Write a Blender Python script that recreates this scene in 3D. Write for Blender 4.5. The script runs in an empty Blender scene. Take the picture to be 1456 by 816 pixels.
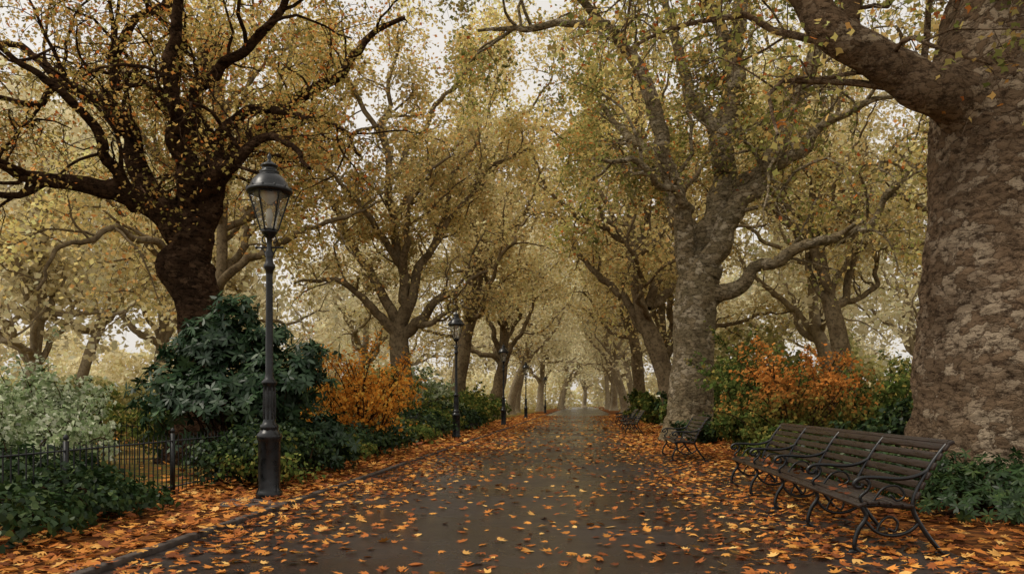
import bpy, math, time
import numpy as np
from mathutils import Vector
T0=time.time()
rng=np.random.default_rng(7)
SL=0.0883                      # the path runs slightly to the right of +Y
def pw(o,y,z=0.0): return np.array([o+SL*y,y,z])
def nrm(a): return a/np.maximum(np.linalg.norm(a,axis=-1,keepdims=True),1e-9)
scene=bpy.context.scene
# ------------------------------------------------------------------ helpers
class Buf:
    def __init__(s): s.v=[];s.f=[];s.n=0
    def add(s,v,f):
        v=np.asarray(v,float); f=np.asarray(f,int)
        s.v.append(v); s.f.append(f+s.n); s.n+=len(v)
def link(o,parent=None):
    scene.collection.objects.link(o)
    if parent is not None: o.parent=parent
    return o
def empty(name,loc=(0,0,0),rotz=0.0):
    e=bpy.data.objects.new(name,None); e.empty_display_size=.3
    e.location=loc; e.rotation_euler=(0,0,rotz); return link(e)
def mesh_from(name,V,F,mat,smooth=True,col=None):
    me=bpy.data.meshes.new(name)
    V=np.asarray(V,np.float32); me.vertices.add(len(V)); me.vertices.foreach_set('co',V.ravel())
    loops=np.concatenate([f.ravel() for f in F]); tot=np.concatenate([np.full(len(f),f.shape[1]) for f in F])
    st=np.concatenate([[0],np.cumsum(tot)[:-1]])
    me.loops.add(len(loops)); me.loops.foreach_set('vertex_index',loops.astype(np.int32))
    me.polygons.add(len(tot)); me.polygons.foreach_set('loop_start',st.astype(np.int32))
    if smooth: me.polygons.foreach_set('use_smooth',np.ones(len(tot),bool))
    if col is not None:
        a=me.attributes.new('tint','FLOAT_VECTOR','FACE'); a.data.foreach_set('vector',np.asarray(col,np.float32).ravel())
    me.update(calc_edges=True); me.validate()
    if mat: me.materials.append(mat)
    return me
def bufobj(name,buf,mat,parent=None,smooth=True):
    me=mesh_from(name,np.concatenate(buf.v),buf.f,mat,smooth)
    return link(bpy.data.objects.new(name,me),parent)
def tube(buf,pts,rad,k=6,disp=None,cap=False):
    pts=np.asarray(pts,float); n=len(pts); rad=np.broadcast_to(np.asarray(rad,float),(n,))
    t=nrm(np.gradient(pts,axis=0))
    ref=np.array([0,0,1.]) if abs(t[0,2])<.8 else np.array([1.,0,0])
    a=np.cross(t[0],ref); A=np.empty((n,3))
    for i in range(n):
        a=a-(a@t[i])*t[i]; a=a/math.sqrt(a@a+1e-12); A[i]=a
    B=np.cross(t,A); an=np.linspace(0,2*math.pi,k,endpoint=False)
    c,s=np.cos(an),np.sin(an)
    dirs=c[None,:,None]*A[:,None]+s[None,:,None]*B[:,None]
    ring=pts[:,None]+rad[:,None,None]*dirs
    if disp is not None: ring=ring+dirs*disp(ring.reshape(-1,3)).reshape(n,k,1)*rad[:,None,None]
    idx=np.arange(n*k).reshape(n,k); nx=np.roll(idx,-1,1)
    F=np.stack([idx[:-1],nx[:-1],nx[1:],idx[1:]],-1).reshape(-1,4)
    base=buf.n
    buf.add(ring.reshape(-1,3),F)
    if cap:
        buf.f.append(idx[0][::-1][None]+base); buf.f.append(idx[-1][None]+base)
def lathe(buf,prof,k=20,c=(0,0,0),rot=0.0):
    prof=np.asarray(prof,float); an=np.linspace(0,2*math.pi,k,endpoint=False)+rot
    V=np.stack([prof[:,0:1]*np.cos(an)+c[0],prof[:,0:1]*np.sin(an)+c[1],np.repeat(prof[:,1:2],k,1)+c[2]],-1)
    n=len(prof); idx=np.arange(n*k).reshape(n,k); nx=np.roll(idx,-1,1)
    buf.add(V.reshape(-1,3),np.stack([idx[:-1],nx[:-1],nx[1:],idx[1:]],-1).reshape(-1,4))
def box(buf,c,h,ax=None):
    c=np.asarray(c,float); ax=np.eye(3) if ax is None else np.asarray(ax,float)
    S=np.array([[-1,-1,-1],[1,-1,-1],[1,1,-1],[-1,1,-1],[-1,-1,1],[1,-1,1],[1,1,1],[-1,1,1]],float)*np.asarray(h)
    buf.add(c+S@ax,[[0,3,2,1],[4,5,6,7],[0,1,5,4],[1,2,6,5],[2,3,7,6],[3,0,4,7]])
def catmull(ctrl,per=6):
    c=np.asarray(ctrl,float); p=np.vstack([2*c[0]-c[1],c,2*c[-1]-c[-2]]); out=[]
    for i in range(1,len(p)-2):
        t=np.linspace(0,1,per,endpoint=False)[:,None]
        a,b,d,e=p[i-1],p[i],p[i+1],p[i+2]
        out.append(.5*((2*b)+(-a+d)*t+(2*a-5*b+4*d-e)*t**2+(-a+3*b-3*d+e)*t**3))
    out.append(c[-1:]); return np.vstack(out)
def hsh(i,j,k):
    h=(i*374761393+j*668265263+k*2147483647+12345)&0xffffffff
    h=((h^(h>>13))*1274126177)&0xffffffff
    return ((h^(h>>16))&0xffff)/65535.0
def vnoise(P):
    I=np.floor(P).astype(np.int64); f=P-I; f=f*f*(3-2*f); r=0
    for a in (0,1):
        for b in (0,1):
            for c in (0,1):
                w=(f[:,0] if a else 1-f[:,0])*(f[:,1] if b else 1-f[:,1])*(f[:,2] if c else 1-f[:,2])
                r=r+w*hsh(I[:,0]+a,I[:,1]+b,I[:,2]+c)
    return r*2-1
# ------------------------------------------------------------------ materials
def newmat(name):
    m=bpy.data.materials.new(name); m.use_nodes=True; m.node_tree.nodes.clear(); return m,m.node_tree
def nd(nt,typ,ins=None,**props):
    n=nt.nodes.new(typ)
    for k,v in props.items(): setattr(n,k,v)
    if ins:
        for k,v in ins.items():
            if hasattr(v,'is_output') : nt.links.new(v,n.inputs[k])
            else: n.inputs[k].default_value=v
    return n
def ramp(nt,fac,stops,interp='LINEAR'):
    n=nt.nodes.new('ShaderNodeValToRGB'); cr=n.color_ramp; cr.interpolation=interp
    while len(cr.elements)<len(stops): cr.elements.new(.5)
    for e,(p,c) in zip(cr.elements,stops):
        e.position=p; e.color=(c[0],c[1],c[2],1) if hasattr(c,'__len__') else (c,c,c,1)
    nt.links.new(fac,n.inputs[0]); return n.outputs[0]
def mixc(nt,fac,a,b,bt='MIX'):
    n=nt.nodes.new('ShaderNodeMix'); n.data_type='RGBA'; n.blend_type=bt
    for i,v in ((0,fac),(6,a),(7,b)):
        if hasattr(v,'is_output'): nt.links.new(v,n.inputs[i])
        else: n.inputs[i].default_value=(v if i==0 else (v[0],v[1],v[2],1))
    return n.outputs[2]
def out(nt,sh): o=nt.nodes.new('ShaderNodeOutputMaterial'); nt.links.new(sh,o.inputs[0])
def objco(nt): return nt.nodes.new('ShaderNodeTexCoord').outputs['Object']
def scaled(nt,co,s): return nd(nt,'ShaderNodeMapping',{0:co,3:s}).outputs[0]
LEAF={}
def leafmat(name,stops,trans=.4,rough=.5,clump=.5,cs=.6,gloss=0.0):
    m,nt=newmat(name)
    col=nd(nt,'ShaderNodeAttribute',attribute_name='tint').outputs['Color']
    d=nd(nt,'ShaderNodeBsdfDiffuse',{0:col}); t=nd(nt,'ShaderNodeBsdfTranslucent',{0:col})
    sh=nd(nt,'ShaderNodeMixShader',{0:trans,1:d.outputs[0],2:t.outputs[0]}).outputs[0]
    if gloss>0:
        g=nd(nt,'ShaderNodeBsdfGlossy',{'Color':(1,1,1,1),'Roughness':rough})
        sh=nd(nt,'ShaderNodeMixShader',{0:gloss*.045,1:sh,2:g.outputs[0]}).outputs[0]
    out(nt,sh); LEAF[m.name]=(np.array([s[0] for s in stops]),np.array([s[1] for s in stops]),clump,cs); return m
def barkmat(name,ca,cb,cc,crack,scale=7.0,bump=.6,cstr=.5,lite=False):
    m,nt=newmat(name); co=objco(nt)
    n1=nd(nt,'ShaderNodeTexNoise',{'Vector':co,'Scale':1.3,'Detail':4.0,'Roughness':.65}).outputs[0]
    if lite:
        n2=nd(nt,'ShaderNodeTexNoise',{'Vector':co,'Scale':7.0,'Detail':4.0,'Roughness':.65}).outputs[0]
        col=mixc(nt,ramp(nt,n1,[(.38,0),(.62,1)]),ca,cc); col=mixc(nt,ramp(nt,n2,[(.35,.7),(.55,0)]),col,crack)
        p=nd(nt,'ShaderNodeBsdfDiffuse',{0:col}); out(nt,p.outputs[0]); return m
    w=nd(nt,'ShaderNodeTexNoise',{'Vector':co,'Scale':4.5,'Detail':5.0,'Roughness':.7})
    wc=nd(nt,'ShaderNodeVectorMath',{0:w.outputs['Color'],1:(.42,.42,.3)},operation='MULTIPLY').outputs[0]
    wco=nd(nt,'ShaderNodeVectorMath',{0:co,1:wc},operation='ADD').outputs[0]
    mc=scaled(nt,wco,(.9,.9,1.3))
    v1=nd(nt,'ShaderNodeTexVoronoi',{'Vector':mc,'Scale':scale},feature='DISTANCE_TO_EDGE').outputs[0]
    v2=nd(nt,'ShaderNodeTexVoronoi',{'Vector':mc,'Scale':scale}).outputs['Color']
    sep=nd(nt,'ShaderNodeSeparateColor',{0:v2})
    n2=nd(nt,'ShaderNodeTexNoise',{'Vector':scaled(nt,co,(1,1,2.2)),'Scale':6.0,'Detail':8.0,'Roughness':.75}).outputs[0]
    n4=nd(nt,'ShaderNodeTexNoise',{'Vector':co,'Scale':.8,'Detail':3.0}).outputs[0]
    col=mixc(nt,ramp(nt,n1,[(.38,0),(.62,1)]),ca,cb)
    pf=nd(nt,'ShaderNodeMath',{0:ramp(nt,sep.outputs[0],[(.50,0),(.60,.95)]),1:ramp(nt,n4,[(.42,.15),(.56,1)])},operation='MULTIPLY').outputs[0]
    col=mixc(nt,pf,col,cc)
    col=mixc(nt,ramp(nt,sep.outputs[1],[(.1,.75),(.4,0)]),col,cb)
    col=mixc(nt,ramp(nt,n2,[(.40,.9),(.50,0)]),col,crack)
    col=mixc(nt,ramp(nt,v1,[(0,cstr),(.07,0)]),col,crack)
    h1=ramp(nt,v1,[(0,0),(.12,.5)])
    h2=nd(nt,'ShaderNodeMath',{0:n2,1:2.2,2:h1},operation='MULTIPLY_ADD').outputs[0]
    b=nd(nt,'ShaderNodeBump',{'Strength':bump,'Distance':.09,'Height':h2})
    p=nd(nt,'ShaderNodeBsdfDiffuse',{0:col,'Normal':b.outputs[0]})
    out(nt,p.outputs[0]); return m
def paint(name,c,rough=.35,nz=.3,spec=.5,wood=False):
    m,nt=newmat(name); co=objco(nt)
    n=nd(nt,'ShaderNodeTexNoise',{'Vector':scaled(nt,co,(14,1.2,14)) if wood else co,'Scale':4.0 if wood else 9.0,'Detail':5.0}).outputs[0]
    col=mixc(nt,ramp(nt,n,[(.35,0),(.7,1)]),c,tuple(min(1,x*(1+nz*3)+.001) for x in c))
    r=ramp(nt,n,[(.3,max(.05,rough-.12)),(.7,min(1,rough+.2))])
    b=nd(nt,'ShaderNodeBump',{'Strength':.25,'Distance':.01,'Height':n})
    p=nd(nt,'ShaderNodeBsdfPrincipled',{'Base Color':col,'Roughness':r,'Specular IOR Level':spec,'Normal':b.outputs[0]})
    out(nt,p.outputs[0]); return m
M={}
M['bark_big']=barkmat('plane_bark_giant',(.40,.27,.165),(.25,.17,.105),(.64,.50,.345),(.08,.052,.034),5.5,.9,.65)
M['bark_r']=barkmat('plane_bark_olive',(.46,.355,.21),(.28,.225,.13),(.66,.55,.38),(.09,.068,.04),4.5,.9,.6)
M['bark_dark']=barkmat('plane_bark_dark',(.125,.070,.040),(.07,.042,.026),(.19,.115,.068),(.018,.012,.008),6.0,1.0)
M['bark_mid']=barkmat('plane_bark_mid',(.15,.11,.064),(.1,.08,.05),(.26,.20,.12),(.042,.031,.02),4.0,.5,lite=True)
M['bark_far_haze']=barkmat('plane_bark_hazed',(.28,.225,.15),(.2,.16,.1),(.40,.335,.23),(.16,.12,.08),4.0,.5,lite=True)  # bark paled for distance: haze painted into the colour
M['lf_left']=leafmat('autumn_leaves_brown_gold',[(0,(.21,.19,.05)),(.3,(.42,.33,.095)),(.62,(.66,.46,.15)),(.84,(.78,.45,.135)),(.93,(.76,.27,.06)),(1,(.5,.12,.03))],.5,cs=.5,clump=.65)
M['lf_right']=leafmat('autumn_leaves_olive',[(0,(.21,.24,.06)),(.35,(.41,.40,.125)),(.65,(.64,.53,.19)),(.9,(.82,.57,.20)),(.955,(.80,.30,.07)),(1,(.55,.13,.04))],.5,cs=.35,clump=.65)
M['lf_mid']=leafmat('autumn_leaves_gold',[(0,(.45,.41,.16)),(.3,(.66,.55,.235)),(.6,(.82,.67,.30)),(.9,(.88,.64,.27)),(1,(.80,.38,.13))],.5,clump=.55,cs=.25)
M['lf_mid_haze']=leafmat('autumn_leaves_gold_light_haze',[(0,(.62,.54,.27)),(.3,(.77,.66,.34)),(.6,(.87,.74,.40)),(.9,(.90,.72,.37)),(1,(.86,.54,.22))],.5,clump=.4,cs=.2)  # lightened gold stands in for thin haze at middle distance
M['lf_far_haze']=leafmat('autumn_leaves_gold_hazed',[(0,(.76,.68,.43)),(.4,(.87,.78,.51)),(.8,(.91,.83,.57)),(1,(.91,.76,.47))],.5,clump=.22,cs=.15)  # washed-out gold: haze over far trees and hedges is in the leaf colour
M['rhodo']=leafmat('rhododendron_leaves',[(0,(.011,.030,.013)),(.5,(.028,.060,.025)),(1,(.07,.12,.046))],.15,.4,.4,1.5,.6)
M['ivy']=leafmat('ivy_leaves',[(0,(.012,.028,.009)),(.6,(.032,.062,.019)),(1,(.085,.12,.034))],.2,.4,.4,2.0,.4)
M['green']=leafmat('shrub_leaves_green',[(0,(.05,.08,.022)),(.5,(.12,.17,.042)),(.85,(.25,.26,.07)),(1,(.50,.37,.09))],.35,.5,.5,1.2)
M['pale']=leafmat('shrub_leaves_pale',[(0,(.20,.28,.12)),(.5,(.46,.54,.30)),(1,(.86,.88,.68))],.35,.5,.4,1.2)
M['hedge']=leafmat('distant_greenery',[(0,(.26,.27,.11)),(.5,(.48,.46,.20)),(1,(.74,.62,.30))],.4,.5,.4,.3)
M['orange']=leafmat('shrub_leaves_orange',[(0,(.50,.19,.03)),(.4,(.82,.33,.045)),(.8,(.88,.44,.08)),(1,(.66,.50,.13))],.45,.5,.4,1.5)
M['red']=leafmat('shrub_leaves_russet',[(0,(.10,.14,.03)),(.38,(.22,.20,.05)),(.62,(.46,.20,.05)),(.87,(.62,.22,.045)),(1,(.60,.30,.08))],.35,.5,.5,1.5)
M['litter']=leafmat('fallen_leaves',[(0,(.12,.038,.016)),(.25,(.30,.088,.022)),(.55,(.53,.18,.034)),(.85,(.68,.31,.06)),(1,(.76,.47,.15))],.1,.5,.25,3.0,.5)
M['iron']=paint('black_iron_paint',(.004,.0045,.005),.28,.2,.45)
M['iron2']=paint('railing_iron',(.007,.008,.008),.45,.2,.4)
M['wood']=paint('dark_bench_wood',(.017,.0105,.0075),.32,.35,.36,True)
M['slab']=paint('paving_slab',(.06,.047,.04),.6,.3)
M['kerb']=paint('stone_edging',(.055,.043,.036),.6,.3,.3)
def glassmat():
    m,nt=newmat('lantern_glass')
    t=nd(nt,'ShaderNodeBsdfTransparent',{0:(.93,.93,.90,1)}); g=nd(nt,'ShaderNodeBsdfGlossy',{'Color':(1,1,1,1),'Roughness':.08})
    d=nd(nt,'ShaderNodeBsdfDiffuse',{0:(.6,.6,.55,1)})
    a=nd(nt,'ShaderNodeMixShader',{0:.13,1:t.outputs[0],2:g.outputs[0]})
    b=nd(nt,'ShaderNodeMixShader',{0:.10,1:a.outputs[0],2:d.outputs[0]}); out(nt,b.outputs[0]); return m
M['glass']=glassmat()
def asphalt():
    m,nt=newmat('damp_asphalt'); co=objco(nt)
    n1=nd(nt,'ShaderNodeTexNoise',{'Vector':co,'Scale':.35,'Detail':6.0,'Roughness':.6}).outputs[0]
    n2=nd(nt,'ShaderNodeTexNoise',{'Vector':co,'Scale':70.0,'Detail':3.0}).outputs[0]
    n3=nd(nt,'ShaderNodeTexNoise',{'Vector':co,'Scale':5.0,'Detail':6.0,'Roughness':.7}).outputs[0]
    col=mixc(nt,ramp(nt,n1,[(.35,0),(.65,1)]),(.015,.0112,.0112),(.031,.024,.022))
    col=mixc(nt,ramp(nt,n3,[(.4,0),(.75,.6)]),col,(.043,.031,.027))
    col=mixc(nt,ramp(nt,n2,[(.5,0),(.72,.6)]),col,(.075,.062,.057))
    rg=ramp(nt,n1,[(.38,.14),(.62,.44)])
    h=nd(nt,'ShaderNodeMath',{0:n3,1:.4,2:n2},operation='MULTIPLY_ADD').outputs[0]
    b=nd(nt,'ShaderNodeBump',{'Strength':.4,'Distance':.008,'Height':h})
    p=nd(nt,'ShaderNodeBsdfPrincipled',{'Base Color':col,'Roughness':rg,'Specular IOR Level':.34,'Normal':b.outputs[0]})
    out(nt,p.outputs[0]); return m
def soil(name,a,b_,c,sc,leaf=(.34,.13,.036)):
    m,nt=newmat(name); co=objco(nt)
    n1=nd(nt,'ShaderNodeTexNoise',{'Vector':co,'Scale':.12,'Detail':5.0}).outputs[0]
    n2=nd(nt,'ShaderNodeTexNoise',{'Vector':co,'Scale':sc,'Detail':6.0,'Roughness':.7}).outputs[0]
    v=nd(nt,'ShaderNodeTexVoronoi',{'Vector':co,'Scale':9.0}); s=nd(nt,'ShaderNodeSeparateColor',{0:v.outputs['Color']}).outputs[0]
    col=mixc(nt,ramp(nt,n1,[(.4,0),(.6,1)]),a,b_); col=mixc(nt,ramp(nt,n2,[(.45,0),(.65,.7)]),col,c)
    col=mixc(nt,ramp(nt,s,[(.5,0),(.8,.6)]),col,leaf)
    bb=nd(nt,'ShaderNodeBump',{'Strength':.7,'Distance':.05,'Height':n2})
    p=nd(nt,'ShaderNodeBsdfDiffuse',{0:col,'Normal':bb.outputs[0]})
    out(nt,p.outputs[0]); return m
M['asphalt']=asphalt()
M['verge']=soil('leafy_soil',(.075,.033,.016),(.12,.05,.022),(.03,.017,.01),5.0)
M['ground']=soil('grass_and_leaves',(.08,.10,.03),(.16,.15,.05),(.07,.055,.02),2.0)
# ------------------------------------------------------------------ leaves
def poly(angs,rads): return np.array([[r*math.cos(math.radians(a)),r*math.sin(math.radians(a)),0] for a,r in zip(angs,rads)])
SH_MAPLE=poly([90,68,48,27,3,-35,-84,-96,-145,177,153,132,112],[.55,.27,.48,.24,.42,.22,.17,.17,.22,.42,.24,.48,.27])
SH_TRI=np.array([[0,-.45,0],[.5,-.05,0],[.2,.1,0],[0,.55,0],[-.2,.1,0],[-.5,-.05,0]])
SH_KITE=np.array([[0,-.5,0],[.42,.05,0],[0,.55,0],[-.42,.05,0]])
SH_LONG=np.array([[0,-.5,0],[.13,-.2,0],[.15,.15,0],[0,.5,0],[-.15,.15,0],[-.13,-.2,0]])
SH_IVY=np.array([[0,-.4,0],[.42,-.28,0],[.3,.12,0],[0,.5,0],[-.3,.12,0],[-.42,-.28,0]])
def leaf_mesh(name,C,Nv,size,shape,mat,r=None,curl=.5,tang=None,rnd=None):
    r=r or rng; n=len(C); Nv=nrm(Nv)
    if tang is None: tang=r.normal(size=(n,3))
    b=nrm(tang-(tang*Nv).sum(1,keepdims=True)*Nv); a=np.cross(b,Nv)
    m=len(shape); x,y=shape[:,0],shape[:,1]
    cu=(r.normal(size=(n,1))*curl)*((x**2)*1.6+(y**2))[None]+ (r.normal(size=(n,1))*curl*.4)*x[None]
    s=np.broadcast_to(np.asarray(size,float).reshape(-1,1,1),(n,1,1))
    V=C[:,None]+s*(x[None,:,None]*a[:,None]+y[None,:,None]*b[:,None]+cu[...,None]*Nv[:,None])
    F=np.arange(n*m).reshape(n,m)
    if rnd is None: rnd=r.random(n)
    pos,cl,clump,cs=LEAF[mat.name]
    col=np.stack([np.interp(rnd,pos,cl[:,k]) for k in range(3)],1)
    q=vnoise(C*cs*1.8+5)*.7+vnoise(C*cs*5)*.3
    col=col*(1+clump*q*1.1)[:,None]*(1+.12*r.normal(size=(n,1)))
    return mesh_from(name,V.reshape(-1,3),[F],mat,False,np.clip(col,.003,.92))
# ------------------------------------------------------------------ trees
def grow(r,p0,d0,L,n,wob,up,droop):
    st=L/(n-1); P=[np.array(p0,float)]; d=nrm(np.array(d0,float))
    for i in range(n-1):
        t=i/(n-1)
        d=d+r.normal(size=3)*wob; d[2]+=up*(1-t)-droop*t
        d=d/math.sqrt(d@d); P.append(P[-1]+d*st)
    return np.array(P)
def tree_meshes(name,limbs,seed,lsize=.15,lpt=16,dens=(1.0,2.4,2.6),lens=(3.2,1.4,.7),bark=None,leaf=None,
                shape=SH_TRI,trunk_k=48,trunk_per=24,knob=.10,spread=.13,limb_k=12,tmin=.2,minz=1.8,prune=None):
    r=np.random.default_rng(seed); buf=Buf(); tw=[]
    def disp(P):
        return knob*(vnoise(P*1.6+seed)*.9+vnoise(P*4.1)*.5+vnoise(P*11.)*.3+vnoise(P*[24.,24.,34.])*.16)
    def spawn(pts,rad,lv):
        seg=np.linalg.norm(np.diff(pts,axis=0),axis=1); L=seg.sum(); n=len(pts)
        cnt=L*dens[lv-1]; cnt=int(cnt)+(r.random()<cnt-int(cnt))
        for _ in range(cnt):
            t=r.uniform(tmin if lv==1 else (.3 if lv==2 else .12),1)
            i=min(int(t*(n-1)),n-2); p=pts[i]+(pts[i+1]-pts[i])*(t*(n-1)-i); tg=nrm(pts[i+1]-pts[i])
            q=r.normal(size=3); q=nrm(q-(q@tg)*tg); a=math.radians(r.uniform(30,80))
            d=math.cos(a)*tg+math.sin(a)*q
            if lv==1: d[2]+=.25
            l=lens[lv-1]*r.uniform(.55,1.35)*(1.15-.4*t)
            r0=max(min(rad[i]*.6,l*(.018 if lv==1 else .011)),.005)
            m=(9,6,4)[lv-1]
            b=grow(r,p,d,l,m,(.30,.28,.25)[lv-1],(.12,.0,-.05)[lv-1],(.24,.46,.40)[lv-1])
            if b[-1,2]<minz: continue
            rr=r0*np.linspace(1,.25,m)**.8
            tube(buf,b,rr,(6,4,3)[lv-1])
            if lv>=2: tw.append((b,l,lv))
            if lv<3 and dens[lv]>0: spawn(b,rr,lv+1)
    for j,lb in enumerate(limbs):
        c=catmull(lb,trunk_per if j==0 else 7); p=c[:,:3].copy(); rad=np.maximum(c[:,3],.02)
        if j>0:
            w=np.stack([vnoise(p*.9+11*j+k*37) for k in range(3)],1)*.26+np.stack([vnoise(p*2.3+11*j+k*37) for k in range(3)],1)*.12
            w*=np.minimum(1,np.arange(len(p))/5.)[:,None]; p=p+w
            tube(buf,p,rad,limb_k,disp)
            spawn(p,rad,1)
        else: tube(buf,p,rad,trunk_k,disp)
    me_b=mesh_from(name+'_wood',np.concatenate(buf.v),buf.f,bark)
    C=[]
    for b,l,lv in tw:
        k=max(2,int(lpt*l*r.uniform(.5,1.4))); t=r.uniform(.1,1.04,k)*(len(b)-1)
        i=np.minimum(t.astype(int),len(b)-2); C.append(b[i]+(b[i+1]-b[i])*(t-i)[:,None])
    C=np.concatenate(C); C=C+r.normal(size=C.shape)*spread; C=C[C[:,2]>minz*.7]
    if prune is not None: C=C[r.random(len(C))<prune(C)]
    Nv=r.normal(size=C.shape); Nv[:,2]=np.abs(Nv[:,2])+.25
    tg=r.normal(size=C.shape); tg[:,2]-=.9
    me_l=leaf_mesh(name+'_leaves',C,Nv,lsize*r.uniform(.6,1.25,len(C)),shape,leaf,r,.5,tg)
    return me_b,me_l
def put_tree(name,meshes,loc,rotz=0,sc=1.0,parent=None):
    if parent is None:
        e=empty(name,loc,rotz); e.scale=(sc,)*3
        for m,n in zip(meshes,('trunk_and_branches','foliage')): link(bpy.data.objects.new(n,m if m.users==0 else m.copy()),e)
    else:
        for m,n in zip(meshes,('distant_trunks','distant_foliage')):
            o=link(bpy.data.objects.new(n,m if m.users==0 else m.copy()),parent); o.location=loc; o.rotation_euler=(0,0,rotz); o.scale=(sc,)*3
def auto_limbs(r,start,n,L=(8,13),r0=.3,el=(25,65),azs=None):
    res=[]
    for i in range(n):
        az=(azs[i] if azs is not None else 2*math.pi*(i+r.uniform(-.3,.3))/n); e=math.radians(r.uniform(*el))
        d=[math.cos(az)*math.cos(e),math.sin(az)*math.cos(e),math.sin(e)]
        l=r.uniform(*L); P=grow(r,np.array(start)+np.array([0,0,r.uniform(-.9,.9)]),d,l,9,.20,.16,.12)
        res.append(np.hstack([P,(r0*r.uniform(.7,1.1)*np.linspace(1,.18,9)**.9)[:,None]]))
    return res
def loc(lst,base): return [np.array([(x-base[0],y-base[1],z,r) for x,y,z,r in l]) for l in lst]
R=np.random.default_rng(3)
# giant plane on the right
b=(7.85,12.5)
L1=loc([[(7.85,12.5,-.2,1.85),(7.83,12.5,.35,1.58),(7.78,12.5,1.1,1.40),(7.75,12.5,2.14,1.27),(7.76,12.5,3.25,1.18),(7.8,12.5,4.4,1.15),(7.9,12.5,5.5,1.2),(8.0,12.5,6.6,1.25),(8.25,12.5,7.8,1.2),(8.6,12.6,9.5,.9),(8.8,12.6,12,.6),(8.8,12.7,15,.35),(8.9,12.5,19,.1)],
 [(7.6,12.4,5.35,.62),(6.75,12.2,5.72,.44),(6.2,12.0,5.98,.35),(5.75,11.9,6.2,.32),(5.1,11.8,6.6,.28),(4.45,11.8,7.15,.25),(3.7,11.9,7.65,.2),(2.8,12.1,8.4,.15),(1.5,12.6,9.4,.09),(.6,13,9.9,.04)],
 [(5.6,11.9,6.3,.2),(5.2,12.3,7.3,.16),(5.0,12.9,8.5,.12),(4.3,13.5,9.8,.07)],
 [(8.0,12.0,6.9,.5),(7.0,11.5,7.9,.34),(6.0,10.9,8.8,.25),(5.0,10.4,9.5,.16),(3.8,10.2,9.9,.08)],
 [(8.2,12.8,8,.5),(7.6,14.5,9.6,.35),(6.8,16,11,.25),(5.4,17.5,12.2,.15),(4.4,18.5,13,.07)],
 [(8.6,12.8,9,.5),(10,14,11,.3),(11.5,15,12.5,.2),(13,16,13.4,.08)]],b)
ms=tree_meshes('giant_plane',L1,11,.115,17,dens=(1.3,2.4,2.3),bark=M['bark_big'],leaf=M['lf_right'],trunk_k=240,trunk_per=40,knob=.06,limb_k=24,minz=4.6,prune=lambda C:np.where((C[:,1]<-.3)&(C[:,2]<8.5),.35,1.))
put_tree('plane_tree',ms,(b[0],b[1],0))
# second plane on the right
b=(6.23,28)
L2=loc([[(6.2,28,-.2,1.02),(6.23,28,.35,.90),(6.28,28,1.2,.78),(6.36,28,3.13,.72),(6.43,28,4.6,.74),(6.55,28,5.6,.70),(6.8,28,6.5,.55)],
 [(6.7,28,5.6,.6),(6.97,28,7.1,.50),(7.5,28.2,9.3,.42),(7.6,28.4,11,.37),(7.96,28.5,13.5,.3),(8.2,28.4,16.5,.22),(8.0,28,20,.12),(8.2,28,23,.05)],
 [(6.5,28,5.4,.5),(6.25,27.8,6.4,.38),(5.86,27.5,7.8,.31),(5.24,27.2,9.56,.28),(4.62,26.9,11.3,.24),(3.88,26.7,12.8,.2),(3.14,26.5,14,.16),(1.78,26.2,15,.11),(.3,26,15.8,.06)],
 [(3.2,26.5,13.9,.15),(2.4,26.1,13.7,.13),(.8,25.7,13.4,.10),(-.2,25.5,13.2,.07),(-1.1,25.3,13.1,.04)],
 [(6.8,27.8,5.8,.5),(7.1,27.5,6.5,.42),(7.84,27.2,8.1,.36),(9.0,26.8,10.0,.28),(9.9,26.4,12.3,.22),(10.3,26,15.5,.15),(10.8,26,19,.07)],
 [(6.8,28,4.9,.38),(7.4,27.6,5.15,.3),(8.2,27.0,5.5,.23),(9.2,26.4,6.3,.19),(10.4,25.8,6.8,.15),(11.4,25.4,7.15,.12),(12.0,25,8.1,.09),(12.7,24.6,8.9,.05)],
 [(7.6,28,8.6,.3),(8.3,27.4,9.1,.25),(9.45,26.8,9.7,.2),(10.7,26.2,10.7,.14),(12.4,25.6,11.1,.06)],
 [(6.2,27.6,8,.18),(5.0,26.4,8.6,.12),(3.6,25.4,9.0,.08),(2.6,24.8,8.7,.04)],
 [(6.9,28.4,7,.3),(6.2,30,9,.24),(5.0,31.5,11.5,.18),(3.8,33,13.5,.1)],
 [(7.6,28.4,10,.3),(6.6,28.4,12,.22),(5.8,28.5,14.5,.16),(5.2,29,17,.08)],
 [(7.9,28.4,13,.25),(7.0,28,15,.2),(5.4,27.6,17.5,.12),(3.8,27.4,19,.06)]],b)
ms=tree_meshes('plane_r2',L2,21,.14,26,lens=(3.6,1.5,.7),bark=M['bark_r'],leaf=M['lf_right'],trunk_k=72,knob=.08,limb_k=14,minz=3.2,spread=.17,tmin=.25,prune=lambda C:np.where((C[:,1]<-.2)&(C[:,0]>-3.5)&(C[:,0]<6.5),.15,1.))
put_tree('plane_tree',ms,(b[0],b[1],0))
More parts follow.
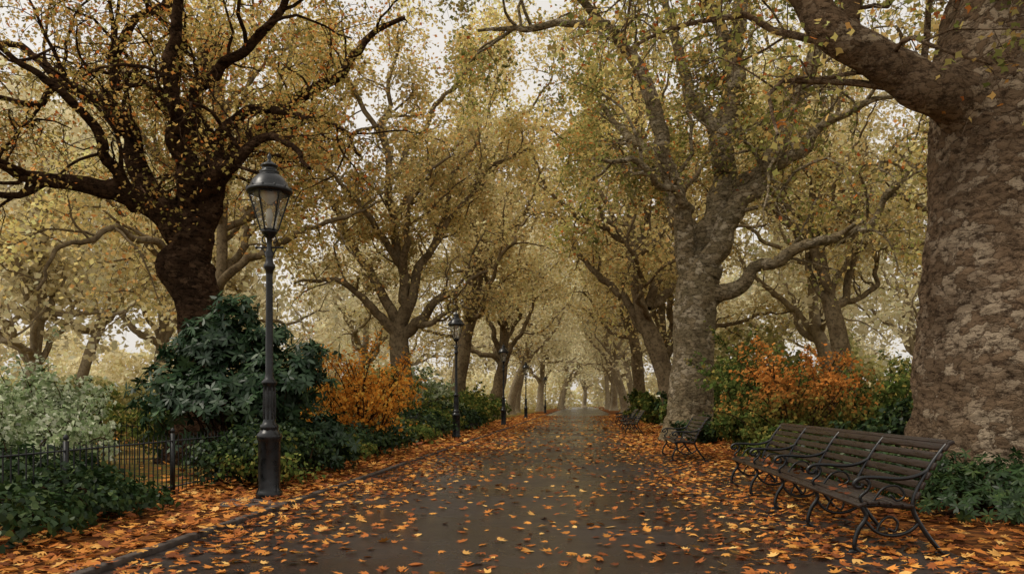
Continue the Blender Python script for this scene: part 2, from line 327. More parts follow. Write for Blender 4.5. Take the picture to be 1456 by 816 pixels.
# left dark plane
b=(-7.1,18)
L3=loc([[(-7.04,18,-.2,.95),(-7.04,18,.5,.72),(-7.04,18,1.6,.56),(-7.04,18,2.97,.46),(-7.12,18,3.6,.48),(-7.36,18,4.25,.58),(-7.38,18,4.5,.58),(-7.28,18,4.8,.44),(-7.3,18,5.1,.50),(-7.4,18,5.6,.44)],
 [(-7.35,18,5.1,.42),(-7.8,17.8,5.4,.32),(-8.3,17.5,5.67,.25),(-8.8,17.2,6.0,.21),(-9.8,16.8,5.98,.15),(-10.6,16.5,6.2,.11),(-11.2,16.3,7,.08),(-11.5,16.2,7.8,.04)],
 [(-7.5,18,5.3,.38),(-8.0,18.1,6.0,.29),(-8.5,18.2,6.8,.23),(-8.95,18.3,7.6,.2),(-9.7,18.5,8.3,.16),(-10.6,18.7,8.9,.12),(-11.8,19,9.9,.08),(-13,19.2,10.6,.05)],
 [(-7.4,18,5.4,.36),(-7.3,18.3,6.5,.25),(-7.7,18.6,7.4,.2),(-8.16,18.9,8.4,.16),(-8.3,19.1,9.6,.12),(-7.9,19.2,11.1,.08),(-7.8,19.2,13,.05)],
 [(-7.2,18,5.2,.36),(-6.9,17.7,5.9,.26),(-6.5,17.4,6.4,.2),(-6.0,17.1,6.66,.15),(-5.4,16.8,6.85,.1),(-4.7,16.5,6.5,.06),(-4.1,16.3,6.1,.03)],
 [(-7.1,18,5.5,.3),(-6.85,18.1,6.4,.21),(-6.8,18.2,7.26,.17),(-6.2,18.2,7.8,.13),(-5.2,18.1,8.05,.09),(-4.1,18,7.6,.05),(-3.4,18,7.0,.03)],
 [(-7.6,18.5,7.2,.17),(-7.0,18.2,8.4,.14),(-6.4,17.9,9.1,.12),(-5.7,17.7,9.5,.1),(-4.6,17.5,10.6,.07),(-3.6,17.4,11.6,.04)],
 [(-8.9,18.3,7.5,.16),(-9.15,18,8.5,.13),(-8.7,17.8,9.65,.1),(-7.6,17.6,10.3,.07),(-6.8,17.4,11.2,.04)],
 [(-8.3,17.6,5.7,.18),(-8.5,16.8,6.1,.13),(-8.4,16,6.9,.1),(-8.9,15.2,7.6,.07),(-9.6,14.6,7.9,.04)],
 [(-7.2,18,5.6,.28),(-7.0,16.9,6.9,.19),(-6.8,16,8.3,.13),(-6.5,15.3,9.6,.09),(-6,14.8,10.4,.05)],
 [(-10.6,18.7,8.9,.1),(-11.2,18.3,8.3,.07),(-12.2,17.8,8.4,.04)],
 [(-9.8,16.8,6,.1),(-10.6,16.4,5.6,.07),(-11.4,16,5.7,.05),(-12.2,15.8,5.3,.03)],
 [(-7.4,18.2,6,.3),(-8.0,19.6,7.6,.2),(-8.6,21,9.4,.15),(-8.4,22,11.2,.08)],
 [(-7.2,18.4,6,.26),(-6.2,19.6,8,.18),(-4.6,20.6,10,.12),(-3.0,21.4,11.8,.06)]],b)
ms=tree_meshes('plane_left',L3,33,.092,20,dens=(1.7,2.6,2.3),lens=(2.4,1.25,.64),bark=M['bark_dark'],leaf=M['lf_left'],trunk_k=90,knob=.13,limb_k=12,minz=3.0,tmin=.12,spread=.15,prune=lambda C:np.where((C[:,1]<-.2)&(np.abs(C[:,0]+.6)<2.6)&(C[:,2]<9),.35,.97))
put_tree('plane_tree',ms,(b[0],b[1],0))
# mid-left plane
b=(-5.3,38)
L4=loc([[(-5.3,38,-.2,.8),(-5.3,38,.6,.55),(-5.25,38,2.5,.46),(-5.4,38,4.3,.46),(-5.4,38,5.2,.36)],
 [(-5.4,38,4.6,.32),(-6.3,37.5,5.3,.22),(-7.2,37,6.6,.16),(-8.4,36.5,7.0,.11),(-10,36,6.7,.06)],
 [(-5.2,38,4.6,.34),(-4.2,37.6,5.2,.25),(-3.3,37.2,6.3,.18),(-2.5,36.9,6.4,.13),(-1.9,36.6,7.0,.09),(-1.1,36.3,7.3,.05)],
 [(-4.6,37.8,5.0,.18),(-3.6,37,5.0,.13),(-2.6,36.2,5.5,.08),(-1.9,35.6,5.4,.04)],
 [(-5.4,38,4.9,.34),(-5.1,38,7.1,.24),(-5.6,38,10.5,.2),(-6,38,13.8,.14),(-5.7,38,17,.09),(-5.5,38,20,.04)],
 [(-5.3,38,5,.28),(-4.4,38.3,7.5,.22),(-3.4,38.6,10.2,.16),(-2.6,38.9,12.8,.11),(-1.6,39,15,.05)],
 [(-5.4,38,5,.28),(-6.8,38.5,7.8,.2),(-8.4,39,10.4,.15),(-9.8,39.4,13,.08),(-10.6,39.6,15,.04)],
 [(-5.2,38,7.5,.2),(-4.8,36.4,9.5,.14),(-3.8,35,11,.1),(-2.8,34,11.8,.05)],
 [(-5.4,38,8,.18),(-6.6,36.2,10,.13),(-7.8,34.8,11.4,.08),(-8.8,33.8,12,.05)],
 [(-4,38.3,8.5,.16),(-2.4,38.6,11,.12),(-.6,38.8,13,.08),(1.0,39,14,.05)],
 [(-5.6,38,12,.16),(-4.0,38,15,.12),(-2,38,17.5,.08),(-.4,38,19,.05)],
 [(-5.8,38,13,.15),(-7.4,38,16,.11),(-9,38,18,.06)],
 [(-5.6,38,10,.16),(-4.6,40,12.5,.12),(-3,41.5,14.6,.08),(-1.8,42.5,16,.05)]],b)
ms=tree_meshes('plane_midleft',L4,44,.165,20,bark=M['bark_mid'],leaf=M['lf_mid'],shape=SH_KITE,trunk_k=32,trunk_per=10,knob=.1,limb_k=8,minz=3.0,spread=.2,prune=lambda C:np.where((C[:,1]<-.2)&(C[:,2]<9),.3,1.))
put_tree('plane_tree',ms,(b[0],b[1],0))
# generic planes for the avenue
gen=[]
for s in range(4):
    r=np.random.default_rng(140+s); lean=r.uniform(.5,2.4); h0=r.uniform(3.4,6.2); tk=r.uniform(.36,.52); k=r.uniform(-.6,.6)
    tr=np.array([(0,0,-.2,tk*1.9),(0,0,.6,tk*1.3),(lean*.2,k*.4,h0*.45,tk*1.05),(lean*.6,k,h0*.9,tk),(lean,k,h0+1.2,tk*.72),(lean*1.4,.2,h0+4.5,.26),(lean*1.3,0,h0+9,.18),(lean,.3,20,.08)])
    lim=[tr]+auto_limbs(r,(lean*.75,k,h0+.5),5,(8,13),.26,(8,65))+auto_limbs(r,(lean*1.3,.1,h0+3.8),6,(7,12),.2,(15,65))+auto_limbs(r,(lean*1.3,0,h0+8.5),6,(6,11),.14,(20,75))
    gen.append((lim,540+s))
near_g=[tree_meshes('plane_gen%d'%i,l,s,.21,18,dens=(.85,2.6,0),bark=M['bark_mid'],leaf=M['lf_mid' if i<2 else 'lf_mid_haze'],shape=SH_KITE,trunk_k=24,trunk_per=6,limb_k=7,minz=2.4,spread=.36) for i,(l,s) in enumerate(gen)]
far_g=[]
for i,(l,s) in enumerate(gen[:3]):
    far_g.append(tree_meshes('plane_far%d'%i,[x.copy() for x in l],s+50,.42,9,dens=(.7,2.0,0),lens=(3.4,1.6,.7),bark=M['bark_far_haze'],leaf=M['lf_far_haze'],shape=SH_KITE,trunk_k=12,trunk_per=4,limb_k=5,minz=.6,spread=.75))
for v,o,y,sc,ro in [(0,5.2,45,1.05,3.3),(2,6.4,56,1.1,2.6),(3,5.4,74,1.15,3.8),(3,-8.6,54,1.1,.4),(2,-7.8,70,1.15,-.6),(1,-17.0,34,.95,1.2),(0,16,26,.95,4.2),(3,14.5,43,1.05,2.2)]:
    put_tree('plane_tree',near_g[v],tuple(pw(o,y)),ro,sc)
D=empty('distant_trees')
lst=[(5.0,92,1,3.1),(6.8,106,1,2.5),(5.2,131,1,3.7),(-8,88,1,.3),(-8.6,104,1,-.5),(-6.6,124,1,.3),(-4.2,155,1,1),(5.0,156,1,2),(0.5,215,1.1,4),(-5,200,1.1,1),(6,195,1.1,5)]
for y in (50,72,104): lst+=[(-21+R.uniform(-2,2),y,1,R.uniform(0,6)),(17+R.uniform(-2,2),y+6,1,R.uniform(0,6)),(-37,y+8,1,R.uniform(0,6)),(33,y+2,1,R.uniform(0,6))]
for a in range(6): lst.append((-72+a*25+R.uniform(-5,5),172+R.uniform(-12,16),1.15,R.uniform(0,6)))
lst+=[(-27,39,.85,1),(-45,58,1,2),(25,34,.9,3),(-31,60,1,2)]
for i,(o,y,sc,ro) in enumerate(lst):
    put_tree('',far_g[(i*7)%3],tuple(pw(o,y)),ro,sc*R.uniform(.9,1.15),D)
# distant planting that closes the park behind the trees
def mass(name,x0,x1,yf,top,n,ls,mat,seed,gap=None):
    r=np.random.default_rng(seed); hx=r.uniform(x0,x1,n); hy=yf(hx)+r.normal(size=n)*1.2
    tp=top*(1+.5*vnoise(np.stack([hx*.22,hx*0+seed,hx*0],1))+.2*vnoise(np.stack([hx*.9,hx*0+seed,hx*0],1))); hz=tp*r.random(n)**.7
    k=np.ones(n,bool) if gap is None else np.abs(hx-SL*hy)>gap
    C=np.stack([hx,hy,hz],1)[k]
    me=leaf_mesh(name,C,r.normal(size=C.shape)+[0,-.5,.4],ls*r.uniform(.6,1.3,len(C)),SH_KITE,mat,r,.4); link(bpy.data.objects.new(name,me))
mass('distant_hedge',-170,190,lambda x:150+12*np.sin(x*.05)+np.abs(x)*.1,6,28000,.7,M['lf_far_haze'],61,2.2)
mass('distant_hedge',-20,50,lambda x:245+0*x,9,6000,.9,M['lf_far_haze'],65)
mass('distant_hedge',-95,-12,lambda x:78+5*np.sin(x*.2)+np.abs(x)*.2,7.5,22000,.5,M['lf_far_haze'],64)
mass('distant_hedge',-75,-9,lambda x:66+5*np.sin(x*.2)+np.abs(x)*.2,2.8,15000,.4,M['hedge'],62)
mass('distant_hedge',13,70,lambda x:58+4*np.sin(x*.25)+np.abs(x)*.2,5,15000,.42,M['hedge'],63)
# ------------------------------------------------------------------ shrubs
def leafset(e,name,C,d,ls,mat,shape,r,rn,curl=.4,jit=.65):
    Nv=d+r.normal(size=d.shape)*jit+[0,0,.3]; tg=r.normal(size=d.shape); tg[:,2]-=.6
    me=leaf_mesh(name+'_leaves',C,Nv,ls*r.uniform(.6,1.25,len(C)),shape,mat,r,curl,tg,rn)
    link(bpy.data.objects.new('leaves',me),e)
def shrub(name,o,y,blobs,n,ls,mat,shape=SH_TRI,kind=None,stems=14,seed=0):
    r=np.random.default_rng(seed+900); base=pw(o,y); e=empty(name,tuple(base),0)
    B=np.array(blobs,float); w=(B[:,3]*B[:,5]); w/=w.sum()
    k=r.choice(len(B),n,p=w); d=nrm(r.normal(size=(n,3))); d[:,2]=np.where(r.random(n)<.75,np.abs(d[:,2]),d[:,2])
    rad=1-.42*r.random(n)**1.6
    rad=rad*(1+.30*vnoise(d*2.6+k[:,None]*7.3)+.2*vnoise(d*7+k[:,None]))
    C=B[k,:3]+d*B[k,3:6]*rad[:,None]
    ok=C[:,2]>.03; C=C[ok]; d=d[ok]
    buf=Buf()
    for i in r.choice(len(C),min(stems,len(C)),replace=False):
        p0=np.array([r.normal()*.12,r.normal()*.12,0]); m=(p0+C[i])/2+r.normal(size=3)*.12
        P=catmull(np.array([p0,m,C[i]]),4); tube(buf,P,np.linspace(.022,.006,len(P)),4)
    if kind=='rosette':
        q=8; ax=nrm(d+r.normal(size=d.shape)*.35+[0,0,.5])
        t1=nrm(np.cross(ax,r.normal(size=ax.shape))); t2=np.cross(ax,t1)
        a=(np.arange(q)/q*2*math.pi)[None]+r.uniform(0,6,(len(C),1))+r.normal(size=(len(C),q))*.2
        out_=np.cos(a)[...,None]*t1[:,None]+np.sin(a)[...,None]*t2[:,None]
        dr=r.uniform(-.6,.45,(len(C),q,1)); tg=nrm(out_+ax[:,None]*dr); tg[...,2]-=.15; tg=nrm(tg)
        Cc=(C[:,None]+tg*ls*.5).reshape(-1,3); Nv=(ax[:,None]-tg*(ax[:,None]*tg).sum(-1,keepdims=True)).reshape(-1,3)
        tg=tg.reshape(-1,3); S=ls*r.uniform(.75,1.15,len(Cc)); rn=np.clip(np.repeat(r.random(len(C)),q)*.6+r.random(len(Cc))*.4,0,1)
        me=leaf_mesh(name+'_leaves',Cc,Nv,S,shape,mat,r,.25,tg,rn); link(bpy.data.objects.new('leaves',me),e)
    else: leafset(e,name,C,d,ls,mat,shape,r,r.random(len(C)))
    bufobj('stems',buf,M['bark_dark'],e)
    return e
def spray(name,o,y,w,h,n,ls,mat,shape=SH_TRI,seed=0,ns=26,tl=.42,rf=None,low=.15,spread=.06):
    """open bush: arching stems with side twigs that carry the leaves"""
    r=np.random.default_rng(seed+300); e=empty(name,tuple(pw(o,y)),0); buf=Buf(); tw=[]
    for i in range(ns):
        az=r.uniform(0,2*math.pi); k=math.sqrt(r.random()); el=math.atan2(h*(1.15-.55*k),w*k+.05)
        d=[math.cos(az)*math.cos(el),math.sin(az)*math.cos(el)*.8,math.sin(el)]
        L=math.hypot(w*k,h*(1.0-.35*k))*r.uniform(.75,1.08)
        P=grow(r,(r.normal()*w*.14,r.normal()*w*.1,0),d,L,9,.11,.03,.16); tube(buf,P,np.linspace(.020,.005,9)*(.6+h*.25),4)
        for _ in range(9):
            t=r.uniform(low,1)*8; q=min(int(t),7); p=P[q]+(P[q+1]-P[q])*(t-q); dd=nrm(P[q+1]-P[q])+r.normal(size=3)*.8
            T=grow(r,p,dd,tl*h*.5*r.uniform(.5,1.2),5,.22,.0,.14); tube(buf,T,np.linspace(.006,.002,5),3); tw.append(T)
    T=np.array(tw); k=r.integers(0,len(T),n); t=r.random(n)*3.999; q=t.astype(int)
    C=T[k,q]+(T[k,q+1]-T[k,q])*(t-q)[:,None]+r.normal(size=(n,3))*spread
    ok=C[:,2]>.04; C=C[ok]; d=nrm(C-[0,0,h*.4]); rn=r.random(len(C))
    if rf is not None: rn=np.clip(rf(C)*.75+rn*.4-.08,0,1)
    leafset(e,name,C,d,ls,mat,shape,r,rn,.4,.7); bufobj('stems',buf,M['bark_dark'],e); return e
shrub('rhododendron_bush',-6.35,14.6,[(0,0,1.2,1.5,1.1,1.1),(-.3,0,2.2,.9,.8,.8),(.9,-.2,1.6,.85,.8,.7),(-1.1,.1,1.3,.8,.8,.8),(.0,0,2.8,.45,.5,.55),(1.3,.1,2.15,.55,.5,.35),(-.9,0,2.2,.45,.4,.35),(.6,0,2.5,.4,.4,.3)],1400,.18,M['rhodo'],SH_LONG,'rosette',40,1)
shrub('rhododendron_bush',-5.6,14.4,[(0,0,.5,1.0,.8,.7),(.6,1.2,.5,.7,.7,.6)],500,.17,M['rhodo'],SH_LONG,'rosette',20,2)
shrub('ivy_bush',-5.75,8.9,[(0,0,.18,.75,.9,.42),(-.5,.9,.2,.7,.8,.45),(.2,-1.3,.15,.6,.9,.36),(.35,.8,.1,.4,.7,.25)],5600,.08,M['ivy'],SH_IVY,None,30,3)
shrub('ivy_bush',-6.9,9.6,[(0,0,.3,1.0,1.4,.5),(-1.2,.5,.3,.9,1.2,.6)],3500,.09,M['ivy'],SH_IVY,None,20,4)
shrub('green_bush',-5.25,12.9,[(0,0,.45,.75,.6,.5),(.2,.8,.5,.6,.6,.5),(-.6,-.3,.35,.5,.5,.4)],3600,.08,M['ivy'],SH_IVY,None,30,5)
spray('green_bush',-4.95,12.6,.8,.9,1500,.075,M['green'],SH_IVY,seed=6,ns=18)
for i,(o,y,s,h,m,ls) in enumerate([(-5.4,15.4,.8,.75,'ivy',.09),(-5.6,17.5,.8,.7,'green',.1),(-5.5,19.5,.9,.8,'ivy',.1),(-5.9,22.5,1.0,.9,'ivy',.11),(-5.8,25.5,1.0,.8,'green',.12),(-6.0,29,1.1,1.1,'ivy',.13),(-6.4,33,1.3,1.3,'green',.14),(-6.2,38,1.3,1.2,'ivy',.16),(-6.8,44,1.5,1.5,'green',.18),(-7.3,52,1.6,1.8,'green',.22),(-7.8,62,1.8,2,'green',.25)]):
    shrub('low_bush',o,y,[(0,0,h*.35,s,s,h*.65),(s*.6,.5,h*.3,s*.6,s*.7,h*.5),(-s*.7,-.3,h*.5,s*.7,s*.7,h*.6)],2200,ls,M[m],SH_IVY,None,14,20+i)
spray('orange_bush',-5.8,20.5,1.75,3.3,4400,.095,M['orange'],seed=40,ns=38)
spray('orange_bush',-6.8,26.0,1.5,3.0,1800,.13,M['orange'],seed=41)
for i,(o,y,s,h,m) in enumerate([(-9.6,14.5,1.3,2.1,'pale'),(-11.2,16.5,1.5,2.6,'pale'),(-8.5,11.3,1.0,1.6,'pale'),(-9.4,19,1.5,2.0,'green'),(-13.5,21,1.8,2.1,'green'),(-12,26,1.8,2.0,'pale'),(-8.4,24,1.5,2.9,'green'),(-8.0,32,1.7,3.4,'green'),(-8.2,40,1.7,3.4,'pale'),(-10.5,47,2.5,3.8,'pale'),(-10.2,62,2.6,3.6,'green')]):
    spray('garden_bush',o,y,s,h,4200,.07+.0028*y,M[m],seed=60+i)
# right side
shrub('ground_cover',4.35,9.3,[(0,0,.15,.6,1.2,.42),(.9,.3,.2,.8,1.2,.5),(1.9,.2,.2,.9,1.2,.55),(.6,1.9,.2,.8,.9,.5)],1600,.10,M['ivy'],SH_LONG,'rosette',20,80)
shrub('ground_cover',4.5,12.6,[(0,0,.25,.8,1.2,.5),(.2,2.0,.3,.8,1.1,.55)],2400,.1,M['ivy'],SH_IVY,None,20,81)
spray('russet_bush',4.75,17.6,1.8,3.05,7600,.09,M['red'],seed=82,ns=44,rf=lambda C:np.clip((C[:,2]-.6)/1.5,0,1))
for i,(o,y,s,h,m) in enumerate([(4.1,16.4,.8,1.0,'green'),(6.6,15.8,1.2,1.5,'ivy'),(4.3,20,.9,1.5,'green'),(6.9,18.8,1.4,2.4,'green'),(4.9,23.0,1.1,2.7,'green'),(5.2,25.0,1.1,3.9,'green'),(8.5,21,1.8,3.0,'green'),(3.9,25.9,.7,1.0,'ivy'),(4.2,33,.9,1.9,'green'),(4.5,36,1.2,2.2,'ivy'),(4.6,47,1.2,2.0,'green'),(4.8,52,1.3,2.2,'green'),(5.5,31,1.4,2.6,'green'),(7.5,28,1.6,3.0,'green'),(4.7,60,1.5,2.4,'green'),(9,36,2,3.2,'green'),(12,26,2,2.8,'green')]):
    spray('garden_bush',o,y,s,h,4200,.07+.0028*y,M[m],SH_IVY if m=='ivy' else SH_TRI,seed=100+i)
# ------------------------------------------------------------------ ground
def sheet(name,o0,o1,y0,y1,z,mat,ny=1):
    V=[];F=[]
    for j in range(ny+1):
        y=y0+(y1-y0)*j/ny; V+=[pw(o0,y,z),pw(o1,y,z)]
        if j: F.append([2*j-2,2*j-1,2*j+1,2*j])
    me=mesh_from(name,np.array(V),[np.array(F)],mat,False); return link(bpy.data.objects.new(name,me))
me=mesh_from('ground',np.array([(-500,-100,0),(500,-100,0),(500,900,0),(-500,900,0)],float),[np.array([[0,1,2,3]])],M['ground'],False); link(bpy.data.objects.new('ground',me))
sheet('leafy_verge',-6.4,-3.95,-4,260,.004,M['verge']); sheet('leafy_verge',3.3,6.5,-4,260,.004,M['verge'])
sheet('path',-3.95,3.3,-4,240,.008,M['asphalt'],4)
kb=Buf(); r=np.random.default_rng(5); y=-2.0
while y<120:
    l=.9; c=pw(-3.85+r.normal()*.006,y+l/2,.022+r.normal()*.003)
    box(kb,c,(.05,l/2-.006,.036),[[1,-SL,0],[SL,1,0],[0,0,1]]); y+=l
kerb=bufobj('path_edging',kb,M['kerb'],None,False); bv=kerb.modifiers.new('bevel','BEVEL'); bv.width=.012; bv.segments=2
# ------------------------------------------------------------------ fallen leaves
def litter(name,n,o0,o1,y0,y1,dens,size,shape,seed,zmax=.03,py=1.0):
    r=np.random.default_rng(seed); o=r.uniform(o0,o1,n); y=y0+(y1-y0)*r.random(n)**py
    keep=r.random(n)<dens(o,y,vnoise(np.stack([o*.7,y*.5,o*0+seed],1))*.5+.5)
    k2=np.abs(o+3.85)<.10; keep&=(~k2)|(r.random(n)<.3); o=o[keep]; y=y[keep]; m=len(o)
    z=.016+r.random(m)**2*zmax+np.where(np.abs(o+3.85)<.10,.05,0)
    C=np.stack([o+SL*y,y,z],1); Nv=np.stack([r.normal(size=m)*.16,r.normal(size=m)*.16,np.ones(m)],1)
    return leaf_mesh(name,C,Nv,size*r.uniform(.55,1.3,m),shape,M['litter'],r,.28)
e=empty('fallen_leaves')
def dpath(o,y,nz):
    edge=np.clip((-o-1.7)/1.9,0,1)**1.3+np.clip((o-.6)/1.8,0,1)**1.1*.9
    return np.clip(np.where(y<22,.08,.04)+.17*nz**1.4*np.where(y<22,1,.55)+edge*(.5+.7*nz),0,1)
ONE=lambda o,y,nz:.45+.55*nz
ms=[litter('path_leaves',14500,-3.8,3.4,5,22,dpath,.13,SH_MAPLE,1),
    litter('path_leaves_far',22000,-3.8,3.4,22,80,dpath,.16,SH_TRI,2,py=1.3),
    litter('verge_leaves_left',10500,-6.3,-3.75,5,24,ONE,.14,SH_MAPLE,3,.09),
    litter('verge_leaves_left_far',9000,-6.3,-3.9,24,90,ONE,.20,SH_TRI,4,.06),
    litter('verge_leaves_right',7000,3.0,6.5,6,24,ONE,.14,SH_MAPLE,5,.09),
    litter('verge_leaves_right_far',9000,2.9,5.5,24,90,ONE,.20,SH_TRI,6,.06),
    litter('lawn_leaves',9000,-26,-6.4,6,60,lambda o,y,nz:nz,.19,SH_TRI,7,.05)]
for m in ms: link(bpy.data.objects.new(m.name,m),e)
# ------------------------------------------------------------------ lamps
def lamp_meshes():
    s=Buf()
    lathe(s,[(0,0),(.18,0),(.18,.10),(.165,.12),(.16,.14),(.15,.18),(.15,.80),(.16,.83),(.172,.86),(.172,.90),(.14,.94),(.115,.98)],8,rot=math.pi/8)
    lathe(s,[(.115,.96),(.125,1.0),(.125,1.03),(.095,1.06),(.075,1.12),(.085,1.3),(.08,1.5),(.075,1.58),(.105,1.61),(.105,1.64),(.065,1.68),(.052,1.75),(.05,2.3),(.046,3.12),(.055,3.18),(.08,3.22),(.08,3.25),(.055,3.29),(.045,3.36),(.065,3.42),(.045,3.46),(.035,3.5),(.035,3.62),(.09,3.68),(.11,3.71),(.11,3.73),(.0,3.74)],20)
    for i in range(8):      # fluting
        a=i*math.pi/4; tube(s,[(math.cos(a)*.078,math.sin(a)*.078,1.12),(math.cos(a)*.084,math.sin(a)*.084,1.3),(math.cos(a)*.076,math.sin(a)*.076,1.56)],.014,5)
    for sx in (-1,1):       # ladder bar and scrolls
        tube(s,[(0,0,3.5),(sx*.1,0,3.5),(sx*.17,0,3.5)],.014,6,cap=True)
        P=[(sx*(.05+.06*math.sin(a)*(1-a/9)),0,3.56+.07*(1-math.cos(a))*.9-(a*.004)) for a in np.linspace(0,5.2,16)]
        tube(s,P,.011,5); lathe(s,[(0,-.022),(.02,-.01),(.022,0),(.02,.01),(0,.022)],8,(sx*.18,0,3.5))
        P=[(sx*(.035+.10*t),0,3.34+.16*t+.05*math.sin(t*3)) for t in np.linspace(0,1,8)]; tube(s,P,.010,5)
    k=6; zb,zt,rb,rt=3.74,4.24,.115,.27
    for i in range(k):
        a=i*2*math.pi/k+.26; ca,sa=math.cos(a),math.sin(a)
        tube(s,[(ca*rb,sa*rb,zb),(ca*rt,sa*rt,zt)],.012,5)
        a2=a+2*math.pi/k; c2,s2=math.cos(a2),math.sin(a2)
        for (rr,zz) in ((rb,zb),(rt,zt)): tube(s,[(ca*rr,sa*rr,zz),(c2*rr,s2*rr,zz)],.012,5)
    lathe(s,[(.0,4.25),(.30,4.25),(.315,4.27),(.315,4.295),(.29,4.31),(.275,4.33),(.25,4.39),(.20,4.46),(.155,4.50),(.125,4.515),(.135,4.53),(.135,4.55),(.105,4.56),(.10,4.61),(.12,4.625),(.115,4.64),(.07,4.67),(.03,4.70),(.02,4.72),(.034,4.745),(.028,4.77),(.008,4.80),(0,4.84)],24)
    for i in range(12):     # crown ornaments round the cap
        a=i*math.pi/6; lathe(s,[(.012,0),(.016,.02),(.0,.045)],5,(math.cos(a)*.30,math.sin(a)*.30,4.295))
    g=Buf(); lathe(g,[(rb*.97,zb+.01),(rt*.97,zt-.005)],k,rot=.26)
    m=Buf(); lathe(m,[(0,3.76),(.03,3.77),(.03,3.84),(.045,3.87),(.05,3.95),(.035,4.02),(0,4.05)],12); lathe(m,[(.02,4.1),(.12,4.2),(.13,4.245)],16)
    return [('post_and_lantern_frame',mesh_from('lamp_frame',np.concatenate(s.v),s.f,M['iron'])),
            ('lantern_glass',mesh_from('lamp_glass',np.concatenate(g.v),g.f,M['glass'],False)),
            ('lamp_mantle',mesh_from('lamp_mantle',np.concatenate(m.v),m.f,paint('porcelain',(.5,.48,.42),.4,.1)))]
LM=lamp_meshes()
for o,y in [(-4.35,11.07),(-4.75,30),(-4.6,46.5),(-4.75,67),(-4.8,103)]:
    e=empty('street_lamp',tuple(pw(o,y)),0.0)
    for n,m in LM: link(bpy.data.objects.new(n,m),e)
sb=Buf(); box(sb,pw(-4.4,10.75,.012),(.42,.5,.012),[[1,-SL,0],[SL,1,0],[0,0,1]]); bufobj('paving_slab',sb,M['slab'],None,False)
# ------------------------------------------------------------------ benches
def bench(o,y,length,nsup,leaves=0,seed=0):
    e=empty('park_bench',tuple(pw(o,y,.008)),-math.atan(SL)); W=Buf(); I=Buf(); r=np.random.default_rng(seed)
    for u,z,tilt in [(.02,.435,.35),(.115,.455,.05),(.215,.45,-.05),(.315,.44,-.08),(.415,.43,-.05)]:
        box(W,(u,length/2,z),(.042,length/2,.014),[[math.cos(tilt),0,math.sin(tilt)],[0,1,0],[-math.sin(tilt),0,math.cos(tilt)]])
    for j in range(6):
        t=j/5; u=.50+.20*t+.04*t*t; z=.52+.445*t-.02*t*t; a=math.radians(68-10*t)
        box(W,(u,length/2,z),(.034,length/2,.013),[[math.cos(a),0,math.sin(a)],[0,1,0],[-math.sin(a),0,math.cos(a)]])
    box(W,(.775,length/2,.985),(.03,length/2,.016),[[math.cos(.5),0,math.sin(.5)],[0,1,0],[-math.sin(.5),0,math.cos(.5)]])
    for i in range(nsup):
        v=.06+(length-.12)*i/(nsup-1)
        def c(pts,rd,k=6,per=6):
            P=catmull(np.array([(u,v,z) for u,z in pts]),per); tube(I,P,rd,k,cap=True)
        c([(.03,.0),(-.03,.06),(-.0,.2),(.07,.32),(.03,.42)],.022)
        c([(.69,0),(.70,.03),(.60,.16),(.50,.32),(.47,.42),(.50,.55),(.62,.78),(.74,.95),(.80,1.0)],.022)
        c([(.02,.42),(.15,.43),(.30,.42),(.47,.41)],.02)
        c([(.05,.30),(.16,.19),(.30,.16),(.44,.20),(.53,.28)],.017)
        c([(.16,.19),(.20,.28),(.27,.33),(.34,.28),(.32,.20),(.26,.22)],.012)
        c([(-.03,.02),(-.08,.0),(.0,.012),(.06,.0)],.02,per=4)
        c([(.66,.02),(.72,.0),(.78,.0)],.02,per=4)
        c([(.60,.74),(.50,.69),(.35,.665),(.15,.675),(.03,.67),(-.03,.63),(-.02,.59),(.03,.59),(.04,.62)],.02)
        c([(.05,.43),(.02,.5),(.08,.56),(.10,.62),(.07,.665)],.016)
        c([(.12,.45),(.22,.58),(.34,.60),(.40,.52),(.34,.47),(.28,.52)],.011)
    wo=bufobj('slats',W,M['wood'],e,False); bufobj('cast_iron_supports',I,M['iron'],e)
    bv=wo.modifiers.new('bevel','BEVEL'); bv.width=.006; bv.segments=2
    if leaves:
        C=np.stack([r.uniform(0,.45,leaves),r.uniform(.1,length-.1,leaves),np.full(leaves,.475)+r.random(leaves)*.02],1)
        Nv=np.stack([r.normal(size=leaves)*.25,r.normal(size=leaves)*.25,np.ones(leaves)],1)
        me=leaf_mesh('seat_leaves',C,Nv,.13*r.uniform(.6,1.2,leaves),SH_MAPLE,M['litter'],r,.3,rnd=r.random(leaves)*.5); link(bpy.data.objects.new('leaves_on_seat',me),e)
    return e
bench(2.46,7.05,6.0,5,46,1); bench(2.1,18.2,2.4,2,6,2); bench(1.85,33.5,2.4,2,3,3); bench(2.0,39.5,2.4,2,0,4); bench(2.2,50,2.4,2,0,5)
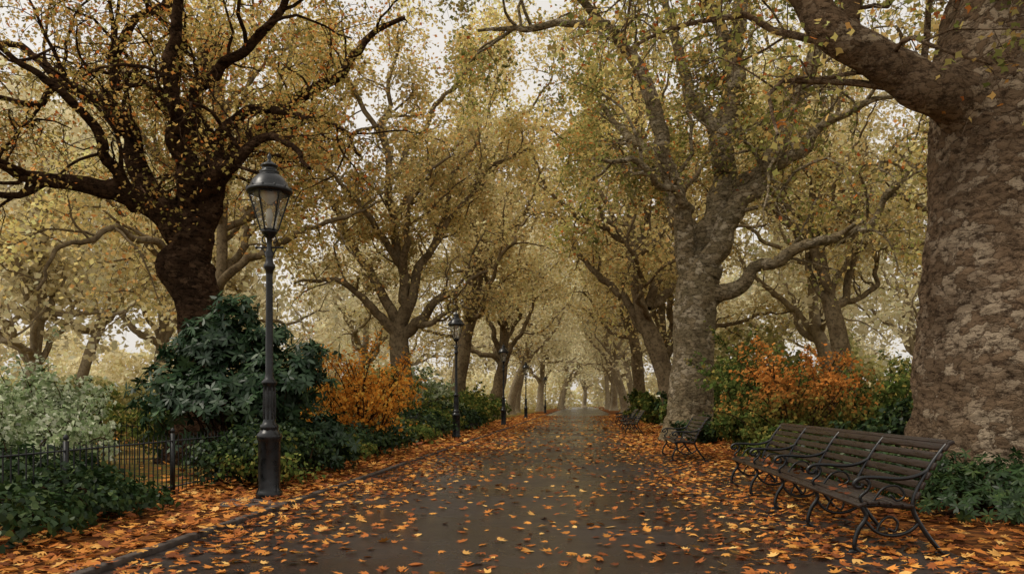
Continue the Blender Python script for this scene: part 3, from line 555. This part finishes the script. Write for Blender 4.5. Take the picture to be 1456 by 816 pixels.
# ------------------------------------------------------------------ railings
def fence(p0,p1,h=.85,sp=.115,post=2.4):
    p0=np.array(p0,float); p1=np.array(p1,float); L=np.linalg.norm(p1-p0); d=(p1-p0)/L; b=Buf(); ax=[[d[0],d[1],0],[-d[1],d[0],0],[0,0,1]]
    for i in range(int(L/sp)+1):
        q=p0+d*i*sp; tube(b,[(q[0],q[1],.0),(q[0],q[1],h-.03),(q[0],q[1],h+.04)],[.009,.009,.002],5)
    for z in (.12,h-.06):
        c=(p0+p1)/2; box(b,(c[0],c[1],z),(L/2,.016,.008),ax)
    for i in range(int(L/post)+1):
        q=p0+d*i*post; box(b,(q[0],q[1],(h+.05)/2),(.024,.024,(h+.05)/2),ax); lathe(b,[(.0,-.04),(.03,-.02),(.035,0),(.02,.03),(0,.045)],8,(q[0],q[1],h+.09))
    bufobj('iron_railing',b,M['iron2'],None,False)
fence(pw(-6.05,4.5)[:2],pw(-5.75,46)[:2]); fence((-17,16.5),(-7.6,17.5),.9); fence((-12,11.8),(-6.9,12.3),.8)
# ------------------------------------------------------------------ light, sky, camera
w=bpy.data.worlds.new('World'); scene.world=w; w.use_nodes=True; nt=w.node_tree; nt.nodes.clear()
sky=nt.nodes.new('ShaderNodeTexSky'); sky.sky_type='NISHITA'; sky.sun_disc=False
EL,AZ=math.radians(54),math.radians(-100)
sky.sun_elevation=EL; sky.sun_rotation=AZ; sky.dust_density=4.0; sky.air_density=1.0; sky.ozone_density=1.0
hs=nd(nt,'ShaderNodeHueSaturation',{'Saturation':.15,'Color':sky.outputs[0]})
tn=mixc(nt,.65,hs.outputs[0],(7.4,6.95,6.35))          # even layer of cloud over the sky
bg=nd(nt,'ShaderNodeBackground',{'Color':tn,'Strength':.143}); o=nt.nodes.new('ShaderNodeOutputWorld'); nt.links.new(bg.outputs[0],o.inputs[0])
sl=bpy.data.lights.new('sun','SUN'); sl.energy=1.5; sl.angle=math.radians(18); sl.color=(1,.91,.77)
so=link(bpy.data.objects.new('sun',sl))
dirv=Vector((math.sin(AZ)*math.cos(EL),math.cos(AZ)*math.cos(EL),math.sin(EL)))
so.rotation_euler=dirv.to_track_quat('Z','Y').to_euler()
cd=bpy.data.cameras.new('camera'); cam=link(bpy.data.objects.new('camera',cd)); scene.camera=cam
cd.sensor_width=36; cd.lens=28; cd.shift_y=164/1456; cd.clip_end=2000
cam.location=(0,0,1.35); cam.rotation_euler=(math.radians(90),0,0)
scene.view_settings.view_transform='Standard'; scene.view_settings.look='None'; scene.view_settings.exposure=0
